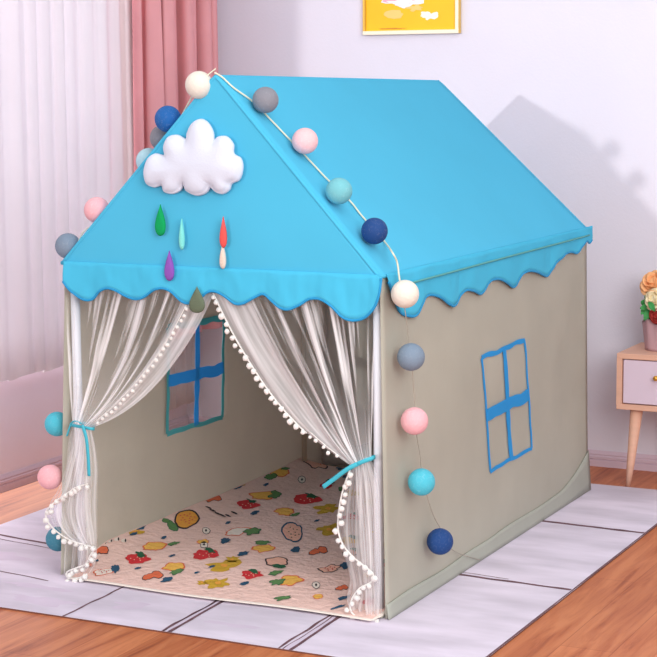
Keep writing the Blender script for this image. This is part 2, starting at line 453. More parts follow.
# roof: one fabric cover with two slopes and two gables
def slope(sgn):
    def f(u, v):                       # u along depth, v from ridge to eave
        e = (xr(EH) if sgn > 0 else xl(EH))+sgn*.006
        fy = -.002+u*0; r0 = Vector((AX, RF-.008, RH+.006)); r1 = Vector((AX, RB, RH-.010)); e0 = Vector((e, EF-.010, EH)); e1 = Vector((e, EB-.012, EH))
        p = r0.lerp(r1, u).lerp(e0.lerp(e1, u), v)
        n = Vector((sgn*.74, 0, .67))
        s = -.010*math.sin(math.pi*u)*math.sin(math.pi*v)+nz((u*3, v*3, sgn*3), 1, .004)*math.sin(math.pi*v)*math.sin(math.pi*u)
        q = p+n*s
        if v < .03: q.z -= (.03-v)*.10
        if v < .0001: q.z += -.001
        return q
    return f
bm = bmesh.new()
vsr = [0, .01, .02, .03, .05]+[.05+.95*i/30 for i in range(1, 31)]
surf(bm, slope(1), 40, 0, vs=vsr); surf(bm, slope(-1), 40, 0, vs=vsr)
def gable(front):
    def f(u, v):
        if front: a, b, c, d = slope(-1)(0, 1), slope(1)(0, 1), slope(1)(0, 0), EF-.010
        else: a, b, c, d = slope(-1)(1, 1), slope(1)(1, 1), slope(1)(1, 0), 0
        p = a.lerp(b, u).lerp(c, v)
        # follow the slopes' own edges
        l = slope(-1)(0 if front else 1, 1-v); r = slope(1)(0 if front else 1, 1-v); p = l.lerp(r, u)
        k = math.sin(math.pi*u)*(1-v)
        if front: p.y -= .006*k*math.sin(math.pi*min(1, v+.1))+nz((p.x*4, p.z*4, 2), 1, .006)*math.sin(math.pi*u)*min(1, v*6)*(1-v)
        return p
    return f
surf(bm, gable(True), 40, 0, vs=[1-v for v in reversed(vsr)]); surf(bm, gable(False), 20, 0, vs=[1-v for v in reversed(vsr)])
bmesh.ops.remove_doubles(bm, verts=bm.verts, dist=2e-4)
for sg, uu in ((1, 0), (-1, 0), (1, 1), (-1, 1)): tube(bm, [slope(sg)(uu, v)-Vector((sg*.003, -.003 if uu == 0 else .003, .003)) for v in vsr], .0055, 10)
tube(bm, [slope(1)(i/40, 0)-Vector((0, 0, .0045)) for i in range(41)], .0055, 10)
for sg in (1, -1): tube(bm, [slope(sg)(i/40, 1)-Vector((sg*.003, 0, .002)) for i in range(41)], .0055, 10)
roof = link('roof_cover', bm, M['roof'], tent)
roof['label'] = 'sky blue pitched roof cover'

# front valance with scallops
def scallop(name, pts, top, push, label):
    """pts: lower edge points; top(p): the point of the fold line above p; push: outward vector"""
    low = spline(pts, 10); n = len(low)
    bm = bmesh.new()
    def f(u, v):
        i = min(n-1, int(round(u*(n-1)))); a = top(low[i]); b = low[i]
        w = math.sin(math.pi*v*.5)
        return a.lerp(b, v)+push*(.004+.006*w*(.5+.5*math.sin(i*.13+1))+.002*noise.noise(Vector((i*.11, v*2, 5))))
    surf(bm, f, 0, 0, us=[i/(n-1) for i in range(n)], vs=[j/8 for j in range(9)])
    o = link(name, bm, M['valance'], tent, solid=.003)
    o['label'] = label
    bm = bmesh.new(); tube(bm, [f(i/(n-1), 1) for i in range(n)], .0034, 8)
    link('piping', bm, M['piping'], o)
    return o, f
fy = EF-.012
fp = [(65, 281), (73, 291), (84, 299), (93, 299), (101, 291), (109, 288), (117, 290), (127, 296), (136, 299), (145, 297), (155, 290), (163, 288), (171, 291), (181, 300), (189, 303), (200, 300), (207, 293), (214, 291), (224, 295), (236, 303), (245, 303), (256, 297), (264, 294), (272, 300), (281, 307), (290, 309), (300, 305), (310, 299), (321, 299), (332, 305), (343, 316), (352, 320), (362, 319), (370, 314), (377, 305), (381, 292), (382, 278)]
scallop('front_valance', [on(x, y, 1, fy) for x, y in fp], lambda p: Vector((min(max(p.x, xl(EH)-.006), xr(EH)+.006), EF-.011, EH+.004)), Vector((0, -1, 0)), 'scalloped blue edge above the doorway')
sp = [(385, 282), (388, 290), (393, 302), (399, 312), (406, 316), (413, 315), (419, 305), (424, 297), (431, 295), (439, 298), (446, 304), (451, 306), (456, 302), (459, 295), (464, 290), (471, 291), (478, 294), (483, 290), (489, 281), (496, 279), (503, 282), (510, 287), (515, 285), (520, 275), (526, 271), (534, 272), (541, 275), (546, 276), (550, 270), (553, 263), (559, 258), (564, 254), (570, 252), (575, 253), (579, 247), (584, 241), (588, 243), (591, 240)]
xs = xr(EH)+.005
sv, sf = scallop('side_valance', [on(x, y, 0, xs) for x, y in sp], lambda p: Vector((xs, p.y, EH+.003)), Vector((1, 0, 0)), 'scalloped blue edge along the side')
bm = bmesh.new(); tube(bm, [Vector((xs+.012+.001*math.sin(y*9), EF+y*(EB-EF-.02), EH-.033+.010*y)) for y in [i/40 for i in range(1, 41)]], .0028, 6)
link('seam', bm, M['seam'], sv)['label'] = 'teal stitched seam'

# poles
for nm, x, y, zt_, m in (('pole', .935, .045, .85, 'pole'), ('pole', .04, .045, .85, 'pole'), ('pole', .028, 1.405, .85, 'wood_pole'), ('pole', .93, 1.50, .85, 'pole')):
    bm = bmesh.new(); tube(bm, [(x, y, Z0+.003), (x, y, zt_)], .0125 if m == 'pole' else .009, 20)
    ball(bm, (x, y, zt_), .013, 16)
    link(nm, bm, M[m], tent)
bm = bmesh.new(); tube(bm, [(.04, .045, .85), (.935, .045, .85)], .009, 12); link('rail', bm, M['pole'], tent)

# window tapes
def quadtape(name, corners, surfp, wid_edge, wid_cross, mats, nrm, cols=(1, 0)):
    bm = bmesh.new(); tl, tr_, br_, bl = [Vector((c[0], c[1])) for c in corners]
    def line(a, b, w, mi, seed, off):
        n = 24; pts = []
        for i in range(n+1):
            q = a.lerp(b, i/n); d = (b-a).normalized(); s = Vector((-d.y, d.x))
            q = q+s*noise.noise(Vector((i*.18, seed, 0)))*.006
            pts.append(surfp(q.x, q.y)+Vector(nrm)*off)
        dd = (pts[-1]-pts[0]).normalized(); ribbon(bm, pts, [w*(1+.25*noise.noise(Vector((i*.3, seed, 4)))) for i in range(n+1)], Vector(nrm).cross(dd), .0012, mi)
    mid = lambda a, b: (a+b)/2
    for k, (a, b) in enumerate(((tl, tr_), (tr_, br_), (br_, bl), (bl, tl))): line(a, b, wid_edge if k != 0 else wid_edge*1.25, cols[0], k, .0036)
    line(mid(tl, tr_), mid(bl, br_), wid_cross*.85, cols[1], 7, .0048); line(mid(tl, bl), mid(tr_, br_), wid_cross*1.2, cols[1], 8, .0054)
    o = link(name, bm, mats, tent, smooth=False)
    return o
q = [on(*c, 0, xr(.45)+.006) for c in ((482, 358), (525, 340), (530, 448), (489, 471))]
quadtape('window_trim', [(c.y, c.z) for c in q], wr, .011, .030, [M['tape'], M['tape']], (1, 0, 0))['label'] = 'bright blue tape window, sewn on the outer wall'
q = [on(*c, 0, .015) for c in ((169, 328), (222, 324), (221, 418), (168, 432))]
q = [(wy0, wz1), (wy1, wz1-.012), (wy1-.002, wz0-.006), (wy0, wz0)]
quadtape('window_trim', q, wl, .015, .030, [M['tape'], M['tape_teal']], (1, 0, 0))['label'] = 'teal-edged window seen through the doorway'
bm = bmesh.new(); surf(bm, lambda u, v: wl(wy0-.004+(wy1-wy0+.008)*u, wz0-.004+(wz1-wz0+.008)*v), 6, 6)
link('window_net', bm, M['net'], tent)

# cloud and raindrops on the gable
GY = EF-.022
cl = [(49, 205), (50, 235), (60, 258), (85, 268), (108, 262), (113, 266), (120, 284), (148, 291), (175, 280), (187, 261), (196, 280), (215, 292), (238, 297), (265, 288), (281, 268), (287, 266), (300, 285), (325, 291), (347, 276), (355, 256), (382, 240), (393, 200), (386, 167), (362, 150), (360, 118), (337, 91), (308, 91), (294, 105), (290, 75), (272, 43), (246, 30), (218, 43), (200, 78), (195, 99), (165, 85), (132, 93), (117, 125), (119, 155), (88, 150), (62, 168)]
out = spline([on(130+x/3.46, 110+y/3.46, 1, GY) for x, y in cl], 5, True)
bm = bmesh.new(); cc = sum(out, Vector())/len(out); N_ = len(out); svals = [1, .985, .97, .955, .94, .92, .9, .87, .84, .8, .75, .7, .64, .57, .5, .42, .34, .26, .18, .1]
for sg in (1, -.3):
    rs = []
    for s_ in svals:
        row = []
        for p in out:
            q_ = cc+(p-cc)*s_
            d_ = min((q_-o_).length for o_ in out) if s_ < 1 else 0
            k_ = min(1, d_/.045); h_ = .026*math.sqrt(1-(1-k_)**2)+.006*min(1, d_/.09)
            h_ -= .0035*math.exp(-((d_-.006)/.0022)**2)
            row.append(bm.verts.new(q_+Vector((0, -1, 0))*max(0, h_)*sg))
        rs.append(row)
    for a, b in zip(rs, rs[1:]):
        for k in range(N_): bm.faces.new((a[k], a[(k+1) % N_], b[(k+1) % N_], b[k]))
    cv = bm.verts.new(cc+Vector((0, -1, 0))*(.032)*sg)
    for k in range(N_): bm.faces.new((rs[-1][k], rs[-1][(k+1) % N_], cv))
for _ in range(3): bmesh.ops.smooth_vert(bm, verts=[v for v in bm.verts if not v.is_boundary], factor=.5, use_axis_x=False, use_axis_y=True, use_axis_z=False)
bmesh.ops.remove_doubles(bm, verts=bm.verts, dist=1e-5)
link('cloud', bm, M['felt'], tent)['label'] = 'puffy white felt cloud'
def drop(x, y0, y1, w, rgb, name, plane=GY-.004, th=.008):
    pts = []
    for k in range(40):
        a = 2*math.pi*k/40
        # teardrop: pointed top, round foot
        yy = (1-math.cos(a))/2; xx = math.sin(a)*math.sin(a/2)**1.5*.5*1.25
        pts.append(on(x+xx*w, y0+(y1-y0)*yy, 1, plane))
    bm = bmesh.new(); pillow(bm, pts, (0, -1, 0), th, 6, .6)
    o = link('raindrop', bm, mat(name, rgb, .95, bump=.3, bscale=250, spec=.1), tent); o['label'] = name.replace('_', ' ')
drop(160.5, 204, 236, 12, (22, 160, 92), 'green_felt_raindrop')
drop(182, 218, 250, 6, (130, 222, 214), 'mint_felt_raindrop')
drop(169.5, 250, 281, 11, (140, 88, 180), 'purple_felt_raindrop')
drop(223, 242, 269, 7, (226, 208, 194), 'beige_felt_raindrop')
drop(223.5, 216, 248, 8, (232, 92, 88), 'coral_felt_raindrop', GY-.009)
drop(197, 286, 313, 18, (104, 116, 96), 'olive_felt_raindrop_over_the_doorway', GY-.012, .007)

# ---------------------------------------------------------------- doorway curtains (parts of the tent)
def P(x, y, yy=.03): return on(x, y, 1, yy)
def bez(a, m, b, t): return a*(1-t)**2+m*2*t*(1-t)+b*t*t
def interp(L, u):
    x = u*(len(L)-1); i = min(len(L)-2, int(x)); t = x-i; return L[i].lerp(L[i+1], t) if isinstance(L[0], Vector) else L[i]*(1-t)+L[i+1]*t


def upper(bm, tops, mids, ties, fold, amp, seed):
    T, Mi, K = spline(tops, 6), spline(mids, 6), spline(ties, 6)
    def f(u, v):
        p = bez(interp(T, u), interp(Mi, u), interp(K, u), v)
        g = (1-v)*.6+.4
        p.y += amp*g*math.sin(2*math.pi*fold*u+seed+1.5*v)*(.3+min(1, v*3))+.006*noise.noise(Vector((u*9, v*3, seed)))
        return p
    nf = len(bm.faces); surf(bm, f, 150, 40, mi=0); bm.faces.ensure_lookup_table()
    for k in range(nf, nf+30*40): bm.faces[k].material_index = 1
    return f


def lower(bm, tie, inner, outer, fold, amp, seed, y=.03):
    I, O = spline(inner, 6), spline(outer, 6)
    def f(u, v):
        a, b = interp(I, v), interp(O, v); p = a.lerp(b, u)
        p.y += amp*(.2+v*.8)*math.sin(2*math.pi*fold*u+seed)+.004*noise.noise(Vector((u*6, v*4, seed)))
        return p
    surf(bm, f, 70, 40, mi=2)


def poms(path, parent, n, r=.0072, jit=.004, seed=1, cordr=.0022, hang=.009):
    rnd = random.Random(seed); L = [0]
    for a, b in zip(path, path[1:]): L.append(L[-1]+(b-a).length)
    bm = bmesh.new(); tube(bm, path, cordr, 6); link('trim_cord', bm, M['pom'], parent)
    for i in range(n):
        s = L[-1]*(i+.5)/n; k = max(j for j in range(len(L)) if L[j] <= s); k = min(k, len(path)-2)
        p = path[k].lerp(path[k+1], (s-L[k])/max(1e-6, L[k+1]-L[k]))
        t = (path[k+1]-path[k]).normalized(); sd_ = Vector((t.z, 0, -t.x))
        if sd_.z > 0: sd_ = -sd_
        p = p+sd_*hang*.8+Vector((rnd.uniform(-1, 1), rnd.uniform(-1, .4), rnd.uniform(-1, 1)))*jit
        rr = r*rnd.uniform(.85, 1.12); bm = bmesh.new()
        g = bmesh.ops.create_icosphere(bm, subdivisions=3, radius=rr, matrix=Matrix.Translation(p))
        for v in g['verts']: v.co = p+(v.co-p)*(1+.22*noise.noise(v.co*260))
        link('pompom', bm, M['pom'], parent)


# curtain at the right post
YC = .022
bm = bmesh.new()
tops = [P(213, 291, YC), P(248, 296, YC), P(285, 298, YC), P(320, 300, YC), P(350, 306, YC), P(374, 300, YC)]
ties = [P(352, 466, YC-.01), P(354, 465, YC-.014), P(357, 464, YC-.018), P(361, 463, YC-.018), P(366, 461, YC-.014), P(371, 459, YC-.005)]
mids = [P(268, 420, YC-.01), P(300, 402, YC-.01), P(318, 385, YC-.01), P(338, 385, YC), P(356, 385, YC), P(373, 380, YC)]
fu = upper(bm, tops, mids, ties, 7, .005, 1)
inner = [P(352, 464, YC-.015), P(344, 484, YC-.02), P(339, 505, YC-.02), P(338, 528, YC-.02), P(343, 555, YC-.018), P(349, 580, YC-.012), P(346, 600, YC-.012), P(352, 616, YC-.012)]
outer = [P(371, 459, YC-.012), P(376, 475, YC-.015), P(379, 500, YC-.015), P(380, 540, YC-.012), P(381, 575, YC-.012), P(381, 605, YC-.012), P(381, 620, YC-.012), P(380, 621, YC-.012)]
lower(bm, None, inner, outer, 4, .011, .7)
i2 = [P(355, 463, YC-.03), P(356, 500, YC-.035), P(360, 540, YC-.035), P(362, 570, YC-.03), P(364, 600, YC-.03), P(366, 616, YC-.03)]
o2 = [P(369, 460, YC-.025), P(376, 490, YC-.03), P(380, 540, YC-.03), P(380, 575, YC-.03), P(379, 600, YC-.03), P(378, 619, YC-.03)]
lower(bm, None, i2, o2, 3, .006, 2)
rc = link('doorway_curtain', bm, [M['tulle'], M['tulle2'], M['tulle3']], tent); rc['label'] = 'white tulle curtain gathered at the post beside the cotton balls'
poms([fu(0, v/40*.72)+Vector((0, -.004, 0)) for v in range(41)], rc, 22, seed=2)
poms(spline([P(*c, YC-.045) for c in ((350, 470), (343, 490), (339, 510), (338, 528), (342, 543), (352, 556), (364, 566), (373, 574), (371, 582), (360, 588), (353, 597), (350, 607), (354, 615), (366, 620), (379, 620))], 5), rc, 27, seed=3, jit=.004)
poms([fu(.05, .74+v/20*.2)+Vector((0, -.012, .01)) for v in range(21)], rc, 5, r=.005, seed=4, cordr=.0012)
# tieback
bm = bmesh.new()
loop = spline([P(374, 457, YC+.012), P(373, 458, YC-.03), P(362, 462, YC-.045), P(351, 467, YC-.036), P(350, 467, YC+.0), P(362, 461, YC+.014)], 6, True)
ribbon(bm, loop+[loop[0]], .010, (0, 0, 1), .002)
ribbon(bm, spline([P(357, 464, YC-.049), P(346, 470, YC-.055), P(334, 479, YC-.05), P(323, 487, YC-.045)], 6), .011, (0, 0, 1), .002)
link('tieback', bm, M['ribbon'], rc)['label'] = 'cyan ribbon with a loose end'

# curtain at the left post
bm = bmesh.new()
tops = [P(215, 291, YC), P(186, 296, YC), P(160, 290, YC), P(130, 292, YC), (P(100, 290, YC)), P(66, 288, YC-.012)]
ties = [P(91, 428, YC-.01), P(88, 427, YC-.016), P(85, 426, YC-.02), P(81, 425, YC-.02), P(77, 424, YC-.016), P(73, 424, YC-.005)]
mids = [P(165, 405, YC-.015), P(150, 378, YC-.01), P(135, 385, YC), P(108, 372, YC), P(88, 360, YC), P(67, 350, YC-.012)]
fl = upper(bm, tops, mids, ties, 7, .005, 3)
inner = [P(91, 428, YC-.012), P(96, 448, YC-.012), P(98, 470, YC-.012), P(97, 500, YC-.012), P(97, 530, YC-.012), P(96, 560, YC-.012), P(90, 573, YC-.012), P(84, 578, YC-.012)]
outer = [P(73, 424, YC-.012), P(68, 440, YC-.012), P(66, 470, YC-.012), P(65, 500, YC-.012), P(65, 530, YC-.012), P(64, 560, YC-.012), P(64, 572, YC-.012), P(65, 577, YC-.012)]
lower(bm, None, inner, outer, 4, .010, .2)
i2 = [P(88, 430, YC-.03), P(91, 455, YC-.035), P(90, 480, YC-.04), P(90, 510, YC-.04), P(93, 535, YC-.04), P(93, 545, YC-.04)]
o2 = [P(76, 428, YC-.025), P(69, 455, YC-.035), P(60, 485, YC-.04), P(48, 508, YC-.045), P(55, 528, YC-.045), P(72, 541, YC-.045)]
lower(bm, None, i2, o2, 3, .006, 2)
lc = link('doorway_curtain', bm, [M['tulle'], M['tulle2'], M['tulle3']], tent); lc['label'] = 'white tulle curtain gathered at the post beside the window wall'
poms([fl(.15, .05+v/40*.88)+Vector((0, -.016, 0)) for v in range(41)], lc, 24, r=.0052, seed=5, cordr=.0013, jit=.002)
poms(spline([P(*c, YC-.055) for c in ((88, 484), (77, 487), (66, 494), (55, 502), (47, 510), (46, 517), (51, 526), (60, 534), (72, 541), (85, 545), (94, 548), (90, 556), (86, 564), (76, 568), (67, 572), (68, 578), (78, 578), (87, 574))], 4), lc, 31, seed=6, jit=.005)
bm = bmesh.new()
loop = spline([P(72, 424, YC+.012), P(71, 425, YC-.03), P(82, 427, YC-.045), P(93, 429, YC-.036), P(93, 427, YC+.0), P(82, 423, YC+.014)], 6, True)
ribbon(bm, loop+[loop[0]], .008, (0, 0, 1), .002)
ribbon(bm, spline([P(82, 424, YC-.050), P(76, 421, YC-.052), P(71, 424, YC-.050), P(67, 436, YC-.042)], 6), .006, (0, -1, .3), .002)
ribbon(bm, spline([P(82, 425, YC-.052), P(86, 437, YC-.056), P(88, 455, YC-.056), P(89, 476, YC-.054)], 6), .009, (1, 0, .1), .002)
link('tieback', bm, M['ribbon'], lc)['label'] = 'cyan ribbon with a long loose end'

# ---------------------------------------------------------------- play mat
MZ = .020
pm = {'orange': (238, 166, 72), 'red': (212, 52, 58), 'coral': (226, 112, 76), 'mustard': (206, 164, 54), 'green': (96, 138, 84), 'dkgreen': (40, 96, 66), 'navy': (44, 84, 112), 'peach': (244, 186, 164), 'cream': (240, 226, 214), 'ink': (56, 44, 50), 'yellow': (242, 188, 90)}
pk = list(pm); mats = [M['mat'], M['mat_edge']]+[mat('print_'+k, pm[k], .9, bump=.6, bscale=55) for k in pk]
bm = bmesh.new()
def matz(x, y): return .013+.016*max(0, min(1, (y+.03)/.25))+.010*max(0, min(1, (y-1.1)/.35))+.022*max(0, min(1, 1-x/.14))**1.5*max(0, min(1, (y-.03)/.2))
def mp_(u, v):
    y = -.030+1.46*v; x0_ = .004+.05*max(0, 1-(y+.03)/.12); x = x0_+(.952-x0_)*u
    return Vector((x+.004*math.sin(v*23), y+.006*math.sin(u*9+1)*(1-v), matz(x, y)))
surf(bm, mp_, 100, 140)
g2 = []
for u, v in [(i/40, 0) for i in range(41)]+[(1, j/60) for j in range(1, 61)]+[(1-i/40, 1) for i in range(1, 41)]+[(0, 1-j/60) for j in range(1, 60)]: g2.append(mp_(u, v))
c0 = Vector((.487, .7, 0))
rings = []
for k in range(6):
    a = math.pi*k/5; rr = []
    for p in g2:
        d = Vector((p.x-c0.x, p.y-c0.y, 0)); d = Vector((0, -1, 0)) if p.y < -.015 else (Vector((math.copysign(1, d.x), 0, 0)) if p.y < 1.4 else Vector((0, 1, 0)))
        hh = (p.z-.0095)/2
        rr.append(bm.verts.new((p.x+d.x*.010*math.sin(a), p.y+d.y*.012*math.sin(a), p.z-hh+hh*math.cos(a))))
    rings.append(rr)
for a, b in zip(rings, rings[1:]):
    for k in range(len(g2)): bm.faces.new((a[k], a[(k+1) % len(g2)], b[(k+1) % len(g2)], b[k])).material_index = 1
bm.faces.new(rings[-1]).material_index = 1
cnt = [0]
def prt(x, y, rx, ry, col, rough=.25, rot=0, lv=1, outline=None, n=22):
    cnt[0] += 1; sd_ = cnt[0]
    for (s, c, l) in (((1.0, outline, lv-.5),) if outline else ())+(((.86 if outline else 1.0), col, lv),):
        vs = []
        for k in range(n):
            a = 2*math.pi*k/n; q = s*(1+rough*1.6*noise.noise(Vector((math.cos(a)*1.8, math.sin(a)*1.8, sd_*3.7))))
            dx, dy = rx*q*math.cos(a), ry*q*math.sin(a)
            px, py = x+dx*math.cos(rot)-dy*math.sin(rot), y+dx*math.sin(rot)+dy*math.cos(rot)
            p = on(px, py, 2, MZ)
            for _ in range(12): p = on(px, py, 2, (p.z+matz(p.x, p.y))/2)
            if not (.010 < p.x < .945 and -.022 < p.y < 1.42): p.x = min(max(p.x, .010), .945); p.y = min(max(p.y, -.022), 1.42)
            vs.append(p)
        ce = sum(vs, Vector())/n; lift = .0007+.0004*l
        rg = []
        for q in (1, .66, .33):
            rg.append([bm.verts.new(Vector((w.x, w.y, matz(w.x, w.y)+lift))) for w in (ce.lerp(v, q) for v in vs)])
        for a_, b_ in zip(rg, rg[1:]):
            for k in range(n): bm.faces.new((a_[k], a_[(k+1) % n], b_[(k+1) % n], b_[k])).material_index = 2+pk.index(c)
        bm.faces.new(rg[-1]).material_index = 2+pk.index(c)
def dots(x, y, rx, ry, c, n=5, r=.7, lv=3):
    for i in range(n):
        a = i*2.4; k = .25+.5*(i/n); prt(x+rx*k*math.cos(a), y+ry*k*math.sin(a), r*1.2, r*.8, c, 0, 0, lv, n=8)
# pineapple, strawberries, leaves, slices... each at its place on the mat
prt(172, 526, 7, 4.5, 'green', .3, .6, 1, 'dkgreen'); prt(166, 521, 4, 2.5, 'green', .2, .3, 1, 'dkgreen'); prt(186.5, 519.5, 13, 9.5, 'orange', .1, -.25, 2, 'ink'); dots(187, 519, 11, 8, 'coral', 14, .8, 4)
for x, y, s in ((137, 559, 1), (206, 555, 1), (248, 505, .85), (307, 500, 1), (251, 575, .8), (352, 517, .7), (334, 452.5, .7), (118, 596, .3)):
    prt(x, y, 12.5*s, 4.8*s, 'red', .3, -.05, 1.5); prt(x+4*s, y-4*s, 6*s, 2.2*s, 'dkgreen', .5, .3, 3); dots(x, y+.5, 11*s, 4*s, 'peach', 6, .6, 4)
for x, y, s in ((134, 530, .6), (154, 546.5, 1), (174, 567, .95), (280, 472, .9), (261, 496, 1), (284, 512, .85), (264, 549, .85), (290, 581, 1.1), (318, 597, .5), (203, 542, .5)):
    prt(x, y, 12*s, 4.6*s, 'yellow', .3, -.06, 1.5, 'coral')
for x, y, rx, ry in ((174, 544, 6, 1.8), (176, 572, 6, 2.4), (270, 477, 7, 2.4), (275, 495, 6, 3.4), (262, 543.5, 8, 2.2), (277, 582, 6.5, 3.2), (283, 598.5, 8, 2), (251, 532, 8, 3), (276, 573, 7, 2.4), (295, 515, 5, 1.5), (343, 489, 6, 2.5), (285, 469, 4, 1.5)):
    prt(x, y, rx, ry, 'green', .45, -.15, 2.5, 'dkgreen')
for x, y, s in ((328, 509, 1), (329, 530, 1), (224, 566, 1.15), (240, 484, .6), (218, 583.5, 1), (134, 532, .7), (352, 494, .7), (202, 583, .5), (232, 560, .6)):
    prt(x, y, 11*s, 4.6*s, 'mustard', .6, -.05, 1); prt(x, y, 3*s, 1.4*s, 'orange', .2, 0, 3)
for x, y, s in ((98, 551, 1), (213, 499, .8), (318, 551, .9), (152, 576, 1), (342, 588, .6), (88, 566, .5)):
    prt(x-4*s, y+1*s, 7*s, 3.2*s, 'coral', .35, -.2, 1.5, 'ink'); prt(x+5*s, y-1*s, 6*s, 4*s, 'coral', .2, .2, 1.2, 'ink')
for x, y, rx, ry in ((141, 527, 5, 2.6), (134, 534, 4, 1.6), (164, 538, 3.2, 1.4), (172, 556, 3.4, 1), (138, 568.5, 4, 1), (197, 573, 2.5, .9), (212, 567, 4, 1), (167, 580, 6, 2.2), (341, 468, 5, 2), (238, 487, 6, 1.8), (266, 485, 3, 1.2), (255, 513, 4, 1.8), (296, 550, 5, 3), (225, 541, 4.5, 2.6), (243, 554, 6, 2), (344, 598, 6, 1.7), (338, 607.5, 7, 1.2), (244, 584, 5, 2), (228, 523, 3, 1.4), (115, 569, 4, 4), (317, 521, 3, 1), (345, 566, 4, 3.2), (345, 477, 3, 1.6), (97, 561, 2, 1)):
    prt(x, y, rx, ry, 'navy', .35, -.3, 2.2)
# pale pink slices with dark rims
prt(293, 533, 10.5, 11, 'peach', .22, .4, 1.4, 'navy'); dots(293, 533, 9, 9, 'ink', 9, .6, 4)
prt(318, 464, 12, 5, 'peach', .35, .15, 1.4, 'ink'); dots(322, 464, 6, 3.4, 'coral', 6, .6, 4)
prt(277, 562, 12.5, 5, 'peach', .2, 0, 1.2, 'ink'); prt(279, 567, 6, 2.2, 'dkgreen', .4, 0, 3)
prt(330, 569, 10, 3.8, 'peach', .3, -.1, 1.2, 'ink'); dots(330, 569, 9, 3, 'red', 7, .6, 4)
prt(237, 532, 12, 4.2, 'cream', .3, -.15, 1.1, 'coral'); prt(104, 572, 11, 3, 'cream', .3, -.15, 1.1, 'coral'); dots(104, 572, 10, 2.6, 'red', 8, .5, 4)
for x, y in ((206, 531), (302, 480), (316, 585.5), (204, 545)):
    prt(x, y, 4.2, 3.8, 'cream', .15, 0, 1.5, 'ink', 8); prt(x, y, 1.2, 1.4, 'ink', .2, 0, 3, n=6)
for x, y in ((117, 539.5), (110, 541), (124, 541), (104, 543)): prt(x, y, 3, 1.8, 'cream', .2, 0, 1.5); prt(x+1.5, y, .9, 1.8, 'ink', .1, 0, 3, n=6)
for x, y in ((209, 508), (213, 511), (218, 514), (223, 516), (228, 516), (234, 513)): prt(x, y, 3.6, .8, 'ink', .3, .4, 2, n=8)
def pxof(p):
    d = Vector(p)-CAM; z = d.dot(_f); return 328.5+FPX*d.dot(_r)/z, 328.5-FPX*d.dot(_u)/z
taken = []
rnd = random.Random(4)
used = [v.co.copy() for v in bm.verts if v.link_faces and v.link_faces[0].material_index > 1]
for _ in range(900):
    x, y = rnd.uniform(.06, .91), rnd.uniform(.04, 1.38)
    if any(abs(q.x-x) < .055 and abs(q.y-y) < .06 for q in used): continue
    if any((q[0]-x)**2+(q[1]-y)**2 < .011 for q in taken): continue
    taken.append((x, y)); px, py = pxof((x, y, MZ+.01)); k = rnd.choice(['red', 'yellow', 'mustard', 'coral', 'peach', 'navy'])
    r_ = .45 if k == 'navy' else .85
    prt(px, py, 10*r_, 4*r_, k, .35, -.1, 1.2, 'ink' if k in ('coral', 'peach') else None)
    if k in ('red', 'yellow', 'peach'): prt(px+4, py-3, 5, 1.8, 'dkgreen', .4, .2, 2.6)
playmat = tag(link('play_mat', bm, mats, smooth=True), 'pink quilted play mat printed with fruit, lying inside the tent', 'mat')

# ---------------------------------------------------------------- string of cotton ball lights
BR = .0345
garland = thing('string_light', 'garland of coloured cotton ball lights draped over the tent roof edge', 'string light', (.5, .03, 1.36))
cols = {'white': (228, 220, 208), 'grey': (132, 132, 142), 'pink': (240, 190, 194), 'teal': (112, 184, 194), 'navy': (12, 62, 124), 'slate': (120, 138, 158), 'cyan': (74, 186, 208), 'blue': (14, 92, 164), 'paleblue': (176, 214, 226), 'rose': (238, 178, 186), 'dteal': (60, 128, 150)}
cm = {k: cotton('cotton_'+k, v) for k, v in cols.items()}
Nr = (slope(1)(.5, .3)-slope(1)(.1, .3)).cross(slope(1)(.1, .6)-slope(1)(.1, .3)); Nr = Nr if Nr.x > 0 else -Nr; Nr.normalize()
Pr = slope(1)(.02, .5)
def cball(p, k, label, r=BR):
    bm = bmesh.new(); g = bmesh.ops.create_icosphere(bm, subdivisions=4, radius=r, matrix=Matrix.Translation(p))
    o = link('cotton_ball', bm, cm[k], garland); o['label'] = label; return o
right_roof = [(265.5, 100, 'grey', 'grey cotton ball near the ridge'), (305, 141, 'pink', 'pink cotton ball on the roof'), (339, 191, 'teal', 'teal cotton ball on the roof'), (374.5, 231, 'navy', 'navy cotton ball above the eave')]
for x, y, k, l in right_roof: cball(onplane(x, y, Pr+Nr*(BR+.003), Nr), k, l, BR*.96)
cball(on(199, 85, 1, .02-.0)+Vector((0, -.0, 0)), 'white', 'white cotton ball at the ridge end', BR*1.02)
side = [(405, 294, 'white', 'white cotton ball over the side valance'), (411, 357, 'slate', 'slate grey cotton ball'), (414.5, 421, 'rose', 'pink cotton ball'), (421.5, 482, 'cyan', 'cyan cotton ball'), (440, 541.5, 'navy', 'navy cotton ball lowest on the wall')]
sidep = []
for i, (x, y, k, l) in enumerate(side):
    p = on(x, y, 0, (xs if i == 0 else xr(.5-.1*i)+.006)+(.022 if i == 0 else .004)+BR); sidep.append(p); cball(p, k, l, BR*1.0)
